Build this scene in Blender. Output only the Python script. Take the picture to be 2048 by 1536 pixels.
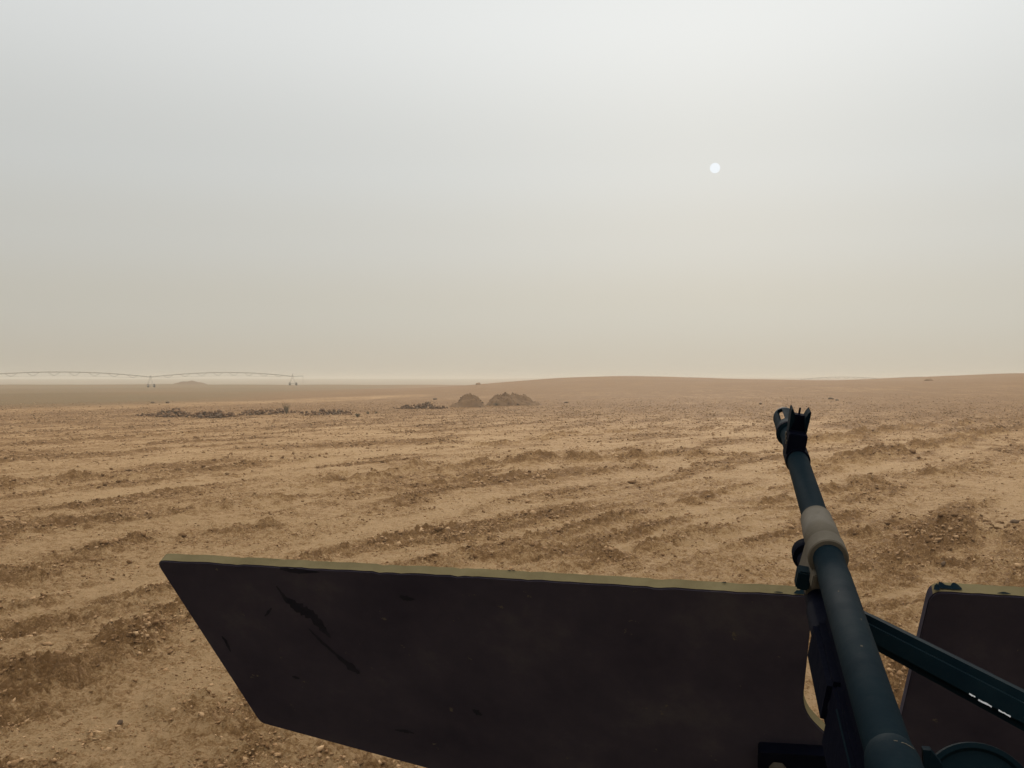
import bpy, bmesh, math, random
import numpy as np
from mathutils import Vector, Matrix

for o in list(bpy.data.objects):
    bpy.data.objects.remove(o, do_unlink=True)
random.seed(7)
RNG = np.random.default_rng(11)
SC = bpy.context.scene
COL = SC.collection

# ------------------------------------------------------------------ camera
F = 1991.0                      # focal length in photo pixels (35 mm lens on a 36 mm sensor)
EYE = 3.0                       # eye of someone standing in a roof turret
PITCH = math.atan((768 - 757) / F)
cam_d = bpy.data.cameras.new('camera')
cam_d.sensor_width = 36.0
cam_d.lens = F / 2048 * 36.0
cam_d.clip_start = 0.02
cam_d.clip_end = 20000
cam = bpy.data.objects.new('camera', cam_d)
COL.objects.link(cam)
cam.location = (0, 0, EYE)
cam.rotation_euler = (math.pi / 2 - PITCH, 0, 0)
SC.camera = cam

def ray(px, py):
    """direction through a photo pixel, with y component 1"""
    a, b = (px - 1024) / F, -(py - 768) / F
    y = math.cos(PITCH) + b * math.sin(PITCH)
    z = b * math.cos(PITCH) - math.sin(PITCH)
    return Vector((a / y, 1.0, z / y))

def at(px, py, depth):
    return Vector((0, 0, EYE)) + ray(px, py) * depth

def ground_pt(px, py, z=0.0):
    r = ray(px, py)
    return Vector((0, 0, EYE)) + r * ((z - EYE) / r.z)

# ------------------------------------------------------------------ light
SUN = ray(1430, 336).normalized()
SUN_EL = math.asin(SUN.z)
SUN_AZ = math.atan2(SUN.x, SUN.y)

world = bpy.data.worlds.new('World')
SC.world = world
world.use_nodes = True
nt = world.node_tree
nt.nodes.clear()
def wn(kind, **kw):
    n = nt.nodes.new(kind)
    for k, v in kw.items():
        setattr(n, k, v)
    return n
def wmath(op, a, b=None, clamp=False):
    n = wn('ShaderNodeMath', operation=op, use_clamp=clamp)
    for i, v in enumerate((a, b)):
        if v is None: continue
        if hasattr(v, 'is_linked'): nt.links.new(v, n.inputs[i])
        else: n.inputs[i].default_value = v
    return n.outputs[0]
tc = wn('ShaderNodeTexCoord')
nrm = wn('ShaderNodeVectorMath', operation='NORMALIZE')
nt.links.new(tc.outputs['Generated'], nrm.inputs[0])
sep = wn('ShaderNodeSeparateXYZ')
nt.links.new(nrm.outputs[0], sep.inputs[0])
# dust-filled sky: pale brown at the horizon, grey-white above
elev = wmath('DIVIDE', wmath('ARCSINE', sep.outputs['Z']), math.pi / 2, clamp=True)
ramp = wn('ShaderNodeValToRGB')
ramp.color_ramp.interpolation = 'EASE'
SKY = [(0.0, (0.552, 0.502, 0.412)), (4 / 90, (0.582, 0.560, 0.492)), (8 / 90, (0.608, 0.606, 0.566)), (12 / 90, (0.640, 0.653, 0.634)),
       (20.5 / 90, (0.765, 0.784, 0.776)), (45 / 90, (1.62, 1.64, 1.60)), (1.0, (3.2, 3.2, 3.08))]
els = ramp.color_ramp.elements
els[0].position = SKY[0][0]; els[0].color = (*SKY[0][1], 1)
els[1].position = SKY[-1][0]; els[1].color = (*SKY[-1][1], 1)
for p, c in SKY[1:-1]:
    e = els.new(p); e.color = (*c, 1)
nt.links.new(elev, ramp.inputs[0])
# forward scattering of the dust round the sun (smooth all the way round the sky)
dot = wn('ShaderNodeVectorMath', operation='DOT_PRODUCT')
nt.links.new(nrm.outputs[0], dot.inputs[0])
dot.inputs[1].default_value = SUN
G = 0.55
den = wmath('POWER', wmath('SUBTRACT', 1 + G * G, wmath('MULTIPLY', dot.outputs['Value'], 2 * G)), 1.5)
hg = wmath('DIVIDE', (1 - G * G), den)                      # 7.6 toward the sun, .19 opposite
gain = wmath('ADD', wmath('MULTIPLY', hg, 0.036), 0.81)
veil = wn('ShaderNodeVectorMath', operation='SCALE')
nt.links.new(ramp.outputs[0], veil.inputs[0])
nt.links.new(gain, veil.inputs['Scale'])
# clear-air sky above the dust
sky = wn('ShaderNodeTexSky', sky_type='NISHITA')
sky.sun_disc = False
sky.sun_elevation = SUN_EL
sky.sun_rotation = SUN_AZ
sky.dust_density = 8.0
sky.air_density = 1.0
nis = wn('ShaderNodeVectorMath', operation='SCALE')
nt.links.new(sky.outputs[0], nis.inputs[0])
nis.inputs['Scale'].default_value = 0.0006
add = wn('ShaderNodeVectorMath', operation='ADD')
nt.links.new(veil.outputs[0], add.inputs[0])
nt.links.new(nis.outputs[0], add.inputs[1])
# the sun's dimmed disc
disc = wn('ShaderNodeMapRange', interpolation_type='SMOOTHSTEP')
disc.inputs['From Min'].default_value = math.cos(math.radians(0.300))
disc.inputs['From Max'].default_value = math.cos(math.radians(0.255))
nt.links.new(dot.outputs['Value'], disc.inputs['Value'])
mixd = wn('ShaderNodeMix', data_type='RGBA')
nt.links.new(disc.outputs[0], mixd.inputs['Factor'])
nt.links.new(add.outputs[0], mixd.inputs['A'])
mixd.inputs['B'].default_value = (0.90, 0.94, 0.97, 1)
bg = wn('ShaderNodeBackground')
nt.links.new(mixd.outputs['Result'], bg.inputs['Color'])
bg.inputs['Strength'].default_value = 1.0
out = wn('ShaderNodeOutputWorld')
nt.links.new(bg.outputs[0], out.inputs['Surface'])

sun_d = bpy.data.lights.new('sun', 'SUN')
sun_d.energy = 1.4
sun_d.angle = math.radians(12)
sun_d.color = (1.0, 0.93, 0.84)
sun = bpy.data.objects.new('sun', sun_d)
COL.objects.link(sun)
sun.rotation_euler = SUN.to_track_quat('Z', 'Y').to_euler()
sun.location = (10, 40, 30)

SC.view_settings.view_transform = 'Standard'
SC.view_settings.look = 'None'
SC.view_settings.exposure = 0.0
SC.view_settings.gamma = 1.0
SC.view_settings.use_curve_mapping = False
SC.render.engine = 'CYCLES'
SC.cycles.use_denoising = True
SC.cycles.volume_bounces = 1
SC.cycles.max_bounces = 6
SC.cycles.diffuse_bounces = 3

# ------------------------------------------------------------------ materials
def new_mat(name):
    m = bpy.data.materials.new(name)
    m.use_nodes = True
    n = m.node_tree
    return m, n, n.nodes['Principled BSDF']

def ramp_node(n, stops, fac):
    r = n.nodes.new('ShaderNodeValToRGB')
    e = r.color_ramp.elements
    e[0].position = stops[0][0]; e[0].color = (*stops[0][1], 1)
    e[1].position = stops[-1][0]; e[1].color = (*stops[-1][1], 1)
    for p, c in stops[1:-1]:
        k = e.new(p); k.color = (*c, 1)
    n.links.new(fac, r.inputs[0])
    return r.outputs[0]

def noise_node(n, scale, detail=5, rough=0.6, coord='Object', vec=None, lac=2.0):
    t = n.nodes.new('ShaderNodeTexNoise')
    t.inputs['Scale'].default_value = scale
    t.inputs['Detail'].default_value = detail
    t.inputs['Roughness'].default_value = rough
    t.inputs['Lacunarity'].default_value = lac
    if vec is None:
        c = n.nodes.new('ShaderNodeTexCoord')
        vec = c.outputs[coord]
    n.links.new(vec, t.inputs['Vector'])
    return t.outputs['Fac']

def mix_node(n, a, b, fac, mode='MIX'):
    m = n.nodes.new('ShaderNodeMix')
    m.data_type = 'RGBA'; m.blend_type = mode
    for key, v in (('Factor', fac), ('A', a), ('B', b)):
        if hasattr(v, 'is_linked'): n.links.new(v, m.inputs[key])
        elif key == 'Factor': m.inputs[key].default_value = v
        else: m.inputs[key].default_value = (*v, 1)
    return m.outputs['Result']

def math_node(n, op, a, b=None, clamp=False):
    m = n.nodes.new('ShaderNodeMath'); m.operation = op; m.use_clamp = clamp
    for i, v in enumerate((a, b)):
        if v is None: continue
        if hasattr(v, 'is_linked'): n.links.new(v, m.inputs[i])
        else: m.inputs[i].default_value = v
    return m.outputs[0]

def bump_node(n, bsdf, height, strength, dist):
    b = n.nodes.new('ShaderNodeBump')
    b.inputs['Strength'].default_value = strength
    b.inputs['Distance'].default_value = dist
    n.links.new(height, b.inputs['Height'])
    n.links.new(b.outputs[0], bsdf.inputs['Normal'])

PALE = (0.475, 0.298, 0.148)
MID = (0.345, 0.196, 0.083)
DARK = (0.195, 0.098, 0.035)

def mat_ground():
    m, n, b = new_mat('desert_soil')
    at_ = n.nodes.new('ShaderNodeAttribute'); at_.attribute_name = 'turned'
    fl = n.nodes.new('ShaderNodeAttribute'); fl.attribute_name = 'field'
    fine = noise_node(n, 7.0, 8, 0.78)
    grit = noise_node(n, 30.0, 5, 0.75)
    broad = noise_node(n, 0.35, 5, 0.6)
    clump = noise_node(n, 1.9, 4, 0.7)
    vast = noise_node(n, 0.055, 5, 0.65)
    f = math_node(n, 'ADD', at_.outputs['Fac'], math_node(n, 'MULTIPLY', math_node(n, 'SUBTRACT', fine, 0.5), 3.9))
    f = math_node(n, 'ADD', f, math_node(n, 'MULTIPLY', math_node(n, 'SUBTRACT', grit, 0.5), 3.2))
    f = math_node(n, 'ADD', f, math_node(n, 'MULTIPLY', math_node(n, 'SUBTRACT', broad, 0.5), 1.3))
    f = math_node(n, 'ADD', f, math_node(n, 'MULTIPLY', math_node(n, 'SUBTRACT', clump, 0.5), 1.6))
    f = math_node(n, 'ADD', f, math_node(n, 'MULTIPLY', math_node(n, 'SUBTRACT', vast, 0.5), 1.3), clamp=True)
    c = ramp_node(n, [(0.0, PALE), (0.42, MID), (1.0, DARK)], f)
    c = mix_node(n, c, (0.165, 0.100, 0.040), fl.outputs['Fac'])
    # pale grit and dark specks
    spk = noise_node(n, 55.0, 3, 0.6)
    lo = n.nodes.new('ShaderNodeMapRange'); lo.inputs['From Min'].default_value = 0.66; lo.inputs['From Max'].default_value = 0.74
    n.links.new(spk, lo.inputs['Value'])
    c = mix_node(n, c, (0.52, 0.36, 0.205), math_node(n, 'MULTIPLY', lo.outputs[0], 0.6))
    n.links.new(c, b.inputs['Base Color'])
    b.inputs['Roughness'].default_value = 0.95
    b.inputs['Specular IOR Level'].default_value = 0.12
    h = math_node(n, 'ADD', fine, math_node(n, 'MULTIPLY', grit, 0.45))
    bump_node(n, b, h, 1.0, 0.13)
    return m

def mat_soil(name, stops, scale, bump=0.02, bscale=14.0, rnd=True):
    m, n, b = new_mat(name)
    f = noise_node(n, scale, 5, 0.65)
    if rnd:
        g = n.nodes.new('ShaderNodeNewGeometry')
        f = math_node(n, 'ADD', f, math_node(n, 'MULTIPLY', math_node(n, 'SUBTRACT', g.outputs['Random Per Island'], 0.5), 0.7), clamp=True)
    n.links.new(ramp_node(n, stops, f), b.inputs['Base Color'])
    b.inputs['Roughness'].default_value = 0.95
    b.inputs['Specular IOR Level'].default_value = 0.12
    bump_node(n, b, noise_node(n, bscale, 5, 0.7), 0.8, bump)
    return m

def mat_metal(name, stops, scale, rough, spec=0.4, metallic=0.0, bump=0.0006, bscale=180.0, chips=None):
    m, n, b = new_mat(name)
    c = ramp_node(n, stops, noise_node(n, scale, 6, 0.65))
    if chips:
        thr, col, cs = chips
        k = n.nodes.new('ShaderNodeMapRange')
        k.inputs['From Min'].default_value = thr; k.inputs['From Max'].default_value = thr + 0.03
        n.links.new(noise_node(n, cs, 6, 0.7), k.inputs['Value'])
        c = mix_node(n, c, col, k.outputs[0])
    n.links.new(c, b.inputs['Base Color'])
    r = n.nodes.new('ShaderNodeMapRange')
    r.inputs['To Min'].default_value = rough - 0.1; r.inputs['To Max'].default_value = rough + 0.12
    n.links.new(noise_node(n, scale * 2.3, 4, 0.6), r.inputs['Value'])
    n.links.new(r.outputs[0], b.inputs['Roughness'])
    b.inputs['Specular IOR Level'].default_value = spec
    b.inputs['Metallic'].default_value = metallic
    if bump:
        bump_node(n, b, noise_node(n, bscale, 4, 0.6), 0.5, bump)
    return m

M = {}
M['ground'] = mat_ground()
M['clod'] = mat_soil('soil_clod', [(0.1, (0.44, 0.28, 0.15)), (0.45, (0.29, 0.168, 0.08)), (0.9, (0.15, 0.08, 0.034))], 6.0)
M['rubble'] = mat_soil('rubble_stone', [(0.1, (0.38, 0.23, 0.12)), (0.35, (0.20, 0.110, 0.056)), (0.9, (0.085, 0.046, 0.026))], 1.3, 0.04, 6.0)
M['rock'] = mat_soil('dark_rock', [(0.2, (0.27, 0.178, 0.112)), (0.8, (0.115, 0.073, 0.045))], 9.0)
M['mound'] = mat_soil('dug_earth', [(0.25, (0.205, 0.118, 0.060)), (0.75, (0.115, 0.064, 0.032))], 1.4, 0.08, 3.0, rnd=False)
M['scrub'] = mat_soil('dry_scrub', [(0.2, (0.16, 0.115, 0.06)), (0.8, (0.085, 0.065, 0.035))], 4.0, 0.01)
M['galv'] = mat_metal('weathered_galvanised_steel', [(0.3, (0.36, 0.32, 0.26)), (0.7, (0.28, 0.245, 0.20))], 0.8, 0.7, 0.3, bump=0)
M['tyre'] = mat_metal('dusty_tyre', [(0.3, (0.055, 0.045, 0.035)), (0.7, (0.035, 0.03, 0.025))], 3.0, 0.9, 0.2, bump=0)
M['gun'] = mat_metal('worn_gunmetal', [(0.28, (0.0018, 0.0058, 0.0090)), (0.55, (0.0030, 0.0080, 0.0115)), (0.72, (0.0050, 0.0105, 0.0130)), (0.9, (0.014, 0.017, 0.017))], 26.0, 0.68, 0.012,
                     bump=0.0003, chips=(0.72, (0.030, 0.030, 0.027), 75.0))
M['gun_black'] = mat_metal('black_steel', [(0.3, (0.0016, 0.0020, 0.0052)), (0.75, (0.0036, 0.0042, 0.0085))], 40.0, 0.7, 0.008)
M['collar'] = mat_metal('dusty_bare_steel', [(0.25, (0.052, 0.043, 0.031)), (0.6, (0.075, 0.063, 0.047)), (0.85, (0.098, 0.083, 0.062))], 45.0, 0.78, 0.05, bump=0.0003, chips=(0.64, (0.040, 0.036, 0.030), 60.0))
M['edge'] = mat_metal('tan_paint', [(0.25, (0.088, 0.068, 0.033)), (0.7, (0.150, 0.120, 0.062))], 18.0, 0.8, 0.06,
                      chips=(0.66, (0.030, 0.034, 0.028), 40.0))
M['plate'] = mat_metal('tan_paint_in_shade', [(0.25, (0.022, 0.0185, 0.0285)), (0.55, (0.036, 0.0305, 0.0415)), (0.8, (0.064, 0.056, 0.058))], 9.0, 0.85, 0.04,  # inner face of the tan plate, its shade put into the colour
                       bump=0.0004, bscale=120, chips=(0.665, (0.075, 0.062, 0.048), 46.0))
M['scratch'] = mat_metal('bare_dark_steel', [(0.3, (0.008, 0.008, 0.014)), (0.7, (0.015, 0.014, 0.022))], 60.0, 0.7, 0.06, bump=0)
M['green'] = mat_metal('dark_green_paint', [(0.3, (0.0022, 0.0065, 0.0100)), (0.7, (0.0050, 0.0115, 0.0145))], 30.0, 0.66, 0.012,
                       chips=(0.72, (0.055, 0.075, 0.065), 60.0))
M['chip'] = mat_metal('bright_bare_metal', [(0.3, (0.55, 0.56, 0.58)), (0.7, (0.75, 0.76, 0.78))], 200.0, 0.45, 0.5, bump=0)
M['truck'] = mat_metal('tan_truck_paint', [(0.25, (0.22, 0.165, 0.09)), (0.7, (0.27, 0.21, 0.12))], 3.0, 0.7, 0.2, bump=0)
M['glass'] = mat_metal('windscreen_glass', [(0.3, (0.01, 0.012, 0.012)), (0.7, (0.02, 0.022, 0.022))], 3.0, 0.15, 0.5, bump=0)

# ------------------------------------------------------------------ helpers
def tag(o, label=None, cat=None, group=None, kind=None):
    if label: o['label'] = label
    if cat: o['category'] = cat
    if group: o['group'] = group
    if kind: o['kind'] = kind
    return o

def link(name, me, parent=None, mat=None):
    o = bpy.data.objects.new(name, me)
    COL.objects.link(o)
    if parent is not None: o.parent = parent
    if mat is not None and me is not None and not me.materials: me.materials.append(mat)
    return o

def empty(name, loc=(0, 0, 0), rot=None):
    o = bpy.data.objects.new(name, None)
    COL.objects.link(o)
    o.location = loc
    o.empty_display_size = 0.1
    if rot is not None: o.rotation_euler = rot
    return o

def from_np(name, verts, faces, smooth=False):
    """verts (n,3), faces (m,k) arrays"""
    me = bpy.data.meshes.new(name)
    nv, (nf, k) = len(verts), faces.shape
    me.vertices.add(nv); me.vertices.foreach_set('co', np.asarray(verts, np.float32).ravel())
    me.loops.add(nf * k); me.loops.foreach_set('vertex_index', np.asarray(faces, np.int32).ravel())
    me.polygons.add(nf)
    me.polygons.foreach_set('loop_start', np.arange(0, nf * k, k, dtype=np.int32))
    me.polygons.foreach_set('loop_total', np.full(nf, k, np.int32))
    if smooth: me.polygons.foreach_set('use_smooth', np.ones(nf, bool))
    me.update(calc_edges=True)
    me.validate()
    return me

class MB:
    """collects shapes into one mesh"""
    def __init__(self): self.bm = bmesh.new()
    def box(self, c, s, rot=None, bev=0.0):
        r = bmesh.ops.create_cube(self.bm, size=1.0)
        vs = r['verts']
        mat = Matrix.Translation(Vector(c)) @ (rot.to_4x4() if rot is not None else Matrix.Identity(4)) @ Matrix.Diagonal((*s, 1))
        bmesh.ops.transform(self.bm, matrix=mat, verts=vs)
        if bev:
            es = list({e for v in vs for e in v.link_edges})
            bmesh.ops.bevel(self.bm, geom=es, offset=bev, segments=2, affect='EDGES')
        return self
    def tube(self, pts, r, n=8, caps=True):
        pts = [Vector(p) for p in pts]
        rs = r if isinstance(r, (list, tuple)) else [r] * len(pts)
        rings = []
        for i, p in enumerate(pts):
            d = (pts[min(i + 1, len(pts) - 1)] - pts[max(i - 1, 0)]).normalized()
            ref = Vector((0, 0, 1)) if abs(d.z) < 0.9 else Vector((1, 0, 0))
            s = d.cross(ref).normalized(); u = s.cross(d)
            rings.append([self.bm.verts.new(p + (s * math.cos(t) + u * math.sin(t)) * rs[i])
                          for t in (2 * math.pi * (k + .5) / n for k in range(n))])
        for a, b in zip(rings, rings[1:]):
            for k in range(n):
                self.bm.faces.new((a[k], a[(k + 1) % n], b[(k + 1) % n], b[k]))
        if caps:
            self.bm.faces.new(rings[0]); self.bm.faces.new(rings[-1][::-1])
        return self
    def lathe(self, prof, n=40, axis_off=(0, 0), closed=False):
        """prof: (y, r) pairs about a line parallel to Y"""
        rings = []
        for y, r in prof:
            rings.append([self.bm.verts.new((axis_off[0] + math.cos(t) * r, y, axis_off[1] + math.sin(t) * r))
                          for t in (2 * math.pi * k / n for k in range(n))])
        pairs = list(zip(rings, rings[1:]))
        if closed: pairs.append((rings[-1], rings[0]))
        for a, b in pairs:
            for k in range(n):
                self.bm.faces.new((a[k], a[(k + 1) % n], b[(k + 1) % n], b[k]))
        if not closed:
            self.bm.faces.new(rings[0]); self.bm.faces.new(rings[-1])
        return self
    def prism(self, pts, off, bev=0.0):
        """polygon pts (3D) extruded by vector off"""
        a = [self.bm.verts.new(Vector(p)) for p in pts]
        b = [self.bm.verts.new(Vector(p) + Vector(off)) for p in pts]
        n = len(a)
        self.bm.faces.new(a); self.bm.faces.new(b[::-1])
        es = []
        for i in range(n):
            self.bm.faces.new((a[i], b[i], b[(i + 1) % n], a[(i + 1) % n]))
        if bev:
            vs = set(a + b)
            es = list({e for v in vs for e in v.link_edges})
            bmesh.ops.bevel(self.bm, geom=es, offset=bev, segments=2, affect='EDGES')
        return self
    def build(self, name, mat, parent=None, smooth=None):
        bmesh.ops.recalc_face_normals(self.bm, faces=self.bm.faces)
        me = bpy.data.meshes.new(name)
        self.bm.to_mesh(me); self.bm.free()
        if smooth is not None:
            me.shade_smooth() if smooth >= math.pi else me.polygons.foreach_set('use_smooth', [True] * len(me.polygons))
            try: me.set_sharp_from_angle(angle=smooth)
            except Exception: pass
        o = link(name, me, parent)
        me.materials.append(mat)
        return o

SM = math.radians(35)

# ---- numpy gradient noise
_P = np.concatenate([RNG.permutation(512)] * 3).astype(np.int32)
_A = RNG.random(512) * 2 * np.pi
_GX, _GY = np.cos(_A), np.sin(_A)
def pn(x, y):
    xi = np.floor(x).astype(np.int64); yi = np.floor(y).astype(np.int64)
    xf, yf = x - xi, y - yi
    xi &= 511; yi &= 511
    u = xf ** 3 * (xf * (xf * 6 - 15) + 10); v = yf ** 3 * (yf * (yf * 6 - 15) + 10)
    def g(ix, iy, dx, dy):
        h = _P[_P[ix] + iy]
        return _GX[h] * dx + _GY[h] * dy
    a = g(xi, yi, xf, yf); b = g(xi + 1, yi, xf - 1, yf)
    c = g(xi, yi + 1, xf, yf - 1); d = g(xi + 1, yi + 1, xf - 1, yf - 1)
    return (a + u * (b - a) + v * ((c + u * (d - c)) - (a + u * (b - a)))) * 1.5
def fbm(x, y, o=4, lac=2.03, gain=0.5):
    s, a = 0, 1.0
    for i in range(o):
        s = s + a * pn(x + 17.3 * i, y - 9.1 * i); x = x * lac; y = y * lac; a *= gain
    return s
def sstep(a, b, x):
    t = np.clip((x - a) / (b - a), 0, 1)
    return t * t * (3 - 2 * t)

# ------------------------------------------------------------------ the terrain
TH = math.radians(35)            # the plough lines run away to the right
RIDGES = [                        # (height, half width, photo points on the flat)
    (0.26, 0.75, [(600, 978), (760, 952), (900, 934), (1040, 922), (1110, 916), (1200, 922), (1330, 912), (1480, 912)]),
    (0.30, 0.60, [(1040, 922), (1110, 914), (1150, 922)]),
    (0.14, 0.50, [(860, 968), (1000, 952), (1150, 948), (1300, 932)]),
    (0.26, 0.60, [(1590, 945), (1660, 930), (1760, 908), (1850, 893), (1960, 870), (2090, 850)]),
    (0.28, 0.70, [(1600, 890), (1700, 872), (1780, 858), (1900, 850), (2090, 832)]),
    (0.36, 0.60, [(1950, 868), (2010, 860)]),
    (0.20, 0.60, [(-60, 980), (60, 968), (150, 960), (260, 952)]),
    (0.12, 0.60, [(400, 943), (520, 928), (640, 916)]),
    (0.13, 0.55, [(-60, 1085), (200, 1050), (420, 1020), (620, 990)]),
    (0.12, 0.45, [(-60, 1180), (150, 1120), (300, 1075), (480, 1062), (620, 1048)]),
    (0.11, 0.42, [(-60, 1400), (70, 1365), (160, 1335), (230, 1295), (330, 1240), (400, 1190), (520, 1150)]),
    (0.10, 0.38, [(-60, 1560), (100, 1500), (220, 1465), (330, 1428), (480, 1440), (620, 1480)]),
    (0.10, 0.40, [(720, 1180), (880, 1142), (1000, 1110), (1100, 1078), (1250, 1040), (1400, 1000), (1520, 965)]),
    (0.10, 0.36, [(1020, 1180), (1120, 1150), (1220, 1118), (1350, 1085), (1500, 1035)]),
    (0.14, 0.45, [(1500, 1030), (1640, 985), (1760, 965), (1900, 940), (2090, 925)]),
    (0.12, 0.45, [(1680, 1075), (1760, 1060), (1840, 1050)]),
    (0.30, 0.62, [(1890, 1062), (1960, 1066)]),
    (0.10, 0.50, [(1700, 1160), (1850, 1120), (2090, 1150)]),
    (0.12, 0.70, [(850, 890), (1000, 888), (1150, 868), (1300, 857)]),
    (0.08, 0.70, [(-60, 892), (200, 877), (420, 864), (560, 862)]),
    (0.11, 0.9, [(1660, 850), (1780, 838), (1900, 826)]),
    (0.12, 1.0, [(1850, 800), (1960, 793), (2090, 790)]),
    (0.10, 1.0, [(1720, 822), (1850, 812), (1950, 808)]),
    (0.10, 0.5, [(480, 1530), (650, 1545), (820, 1580)]),
]
SEGS = []
for h_, w_, pts in RIDGES:
    g = [ground_pt(*p) for p in pts]
    SEGS.append((h_, w_, [(p.x, p.y) for p in g]))

ROAD = [ground_pt(*p) for p in ((-300, 835), (0, 822), (300, 810), (600, 799), (800, 792))]
ROAD = [(p.x, p.y) for p in ROAD]

TRACKS = [  # smooth pale wheel tracks: half width, photo points
    (0.80, [(-80, 1022), (300, 975), (700, 917), (1000, 882), (1300, 856)]),
    (0.45, [(-80, 1108), (250, 1062), (520, 1003), (720, 962), (960, 918)]),
    (0.42, [(560, 1128), (680, 1085), (800, 1042), (1000, 990), (1150, 966), (1320, 940)]),
    (0.36, [(830, 1172), (940, 1128), (1050, 1092), (1250, 1050), (1420, 1008), (1570, 955)]),
    (0.34, [(1120, 1172), (1240, 1140), (1350, 1108), (1500, 1060), (1600, 1020)]),
    (0.45, [(1600, 968), (1750, 936), (1900, 906), (2100, 876)]),
    (0.55, [(1600, 915), (1800, 884), (2100, 860)]),
    (0.60, [(1600, 868), (1650, 838), (1700, 812)]),
    (0.30, [(-60, 1530), (80, 1480), (300, 1400), (430, 1335), (560, 1260)]),
    (0.35, [(-60, 1260), (120, 1215), (300, 1160), (420, 1120)]),
    (0.50, [(900, 905), (1200, 888), (1500, 868)]),
    (1.20, [(-80, 862), (400, 842), (900, 832), (1400, 822)]),
]
TRK = [(w_, [(ground_pt(*p).x, ground_pt(*p).y) for p in pts]) for w_, pts in TRACKS]

def poly_dist(x, y, pts):
    best = np.full_like(x, 1e9); tt = np.zeros_like(x)
    n = len(pts) - 1
    for i in range(n):
        ax, ay = pts[i]; bx, by = pts[i + 1]
        dx, dy = bx - ax, by - ay
        t = np.clip(((x - ax) * dx + (y - ay) * dy) / (dx * dx + dy * dy), 0, 1)
        d = np.hypot(x - ax - t * dx, y - ay - t * dy)
        m = d < best
        best = np.where(m, d, best); tt = np.where(m, (i + t) / n, tt)
    return best, tt

def macro(x, y):
    r = np.hypot(x, y)
    z = 0.35 * fbm(x / 60 + 3, y / 60, 3) * sstep(60, 200, r)
    # low hill in the middle
    z = z + 3.25 * np.exp(-((x - 24) / 36) ** 2 - ((y - 245) / 62) ** 2)
    # rise on the right
    k = 1.35 + 2.2 * np.clip((x - 42) / 62, 0, 1.35) 
    k = k * sstep(18, 48, x) 
    env = sstep(60, 205, y) * (1 - 0.75 * sstep(215, 420, y))
    z = z + k * env * (1 - np.exp(-((x - 24) / 36) ** 2 - ((y - 245) / 62) ** 2) * 0.6)
    # left: the field lips up, then falls away
    left = 1 - sstep(-40, 30, x)
    z = z + left * (0.5 * sstep(335, 395, y) - 4.2 * sstep(405, 560, y))
    z = z - (1 - left) * 2.5 * sstep(330, 520, y)
    far = sstep(700, 2100, r)
    z = z + far * 5.6 + 0.9 * far * fbm(x / 350, y / 350, 2)
    return z

def lim(fn, sel, shape):
    out_ = np.zeros(shape)
    if sel.any(): out_[sel] = fn(sel)
    return out_

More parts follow.
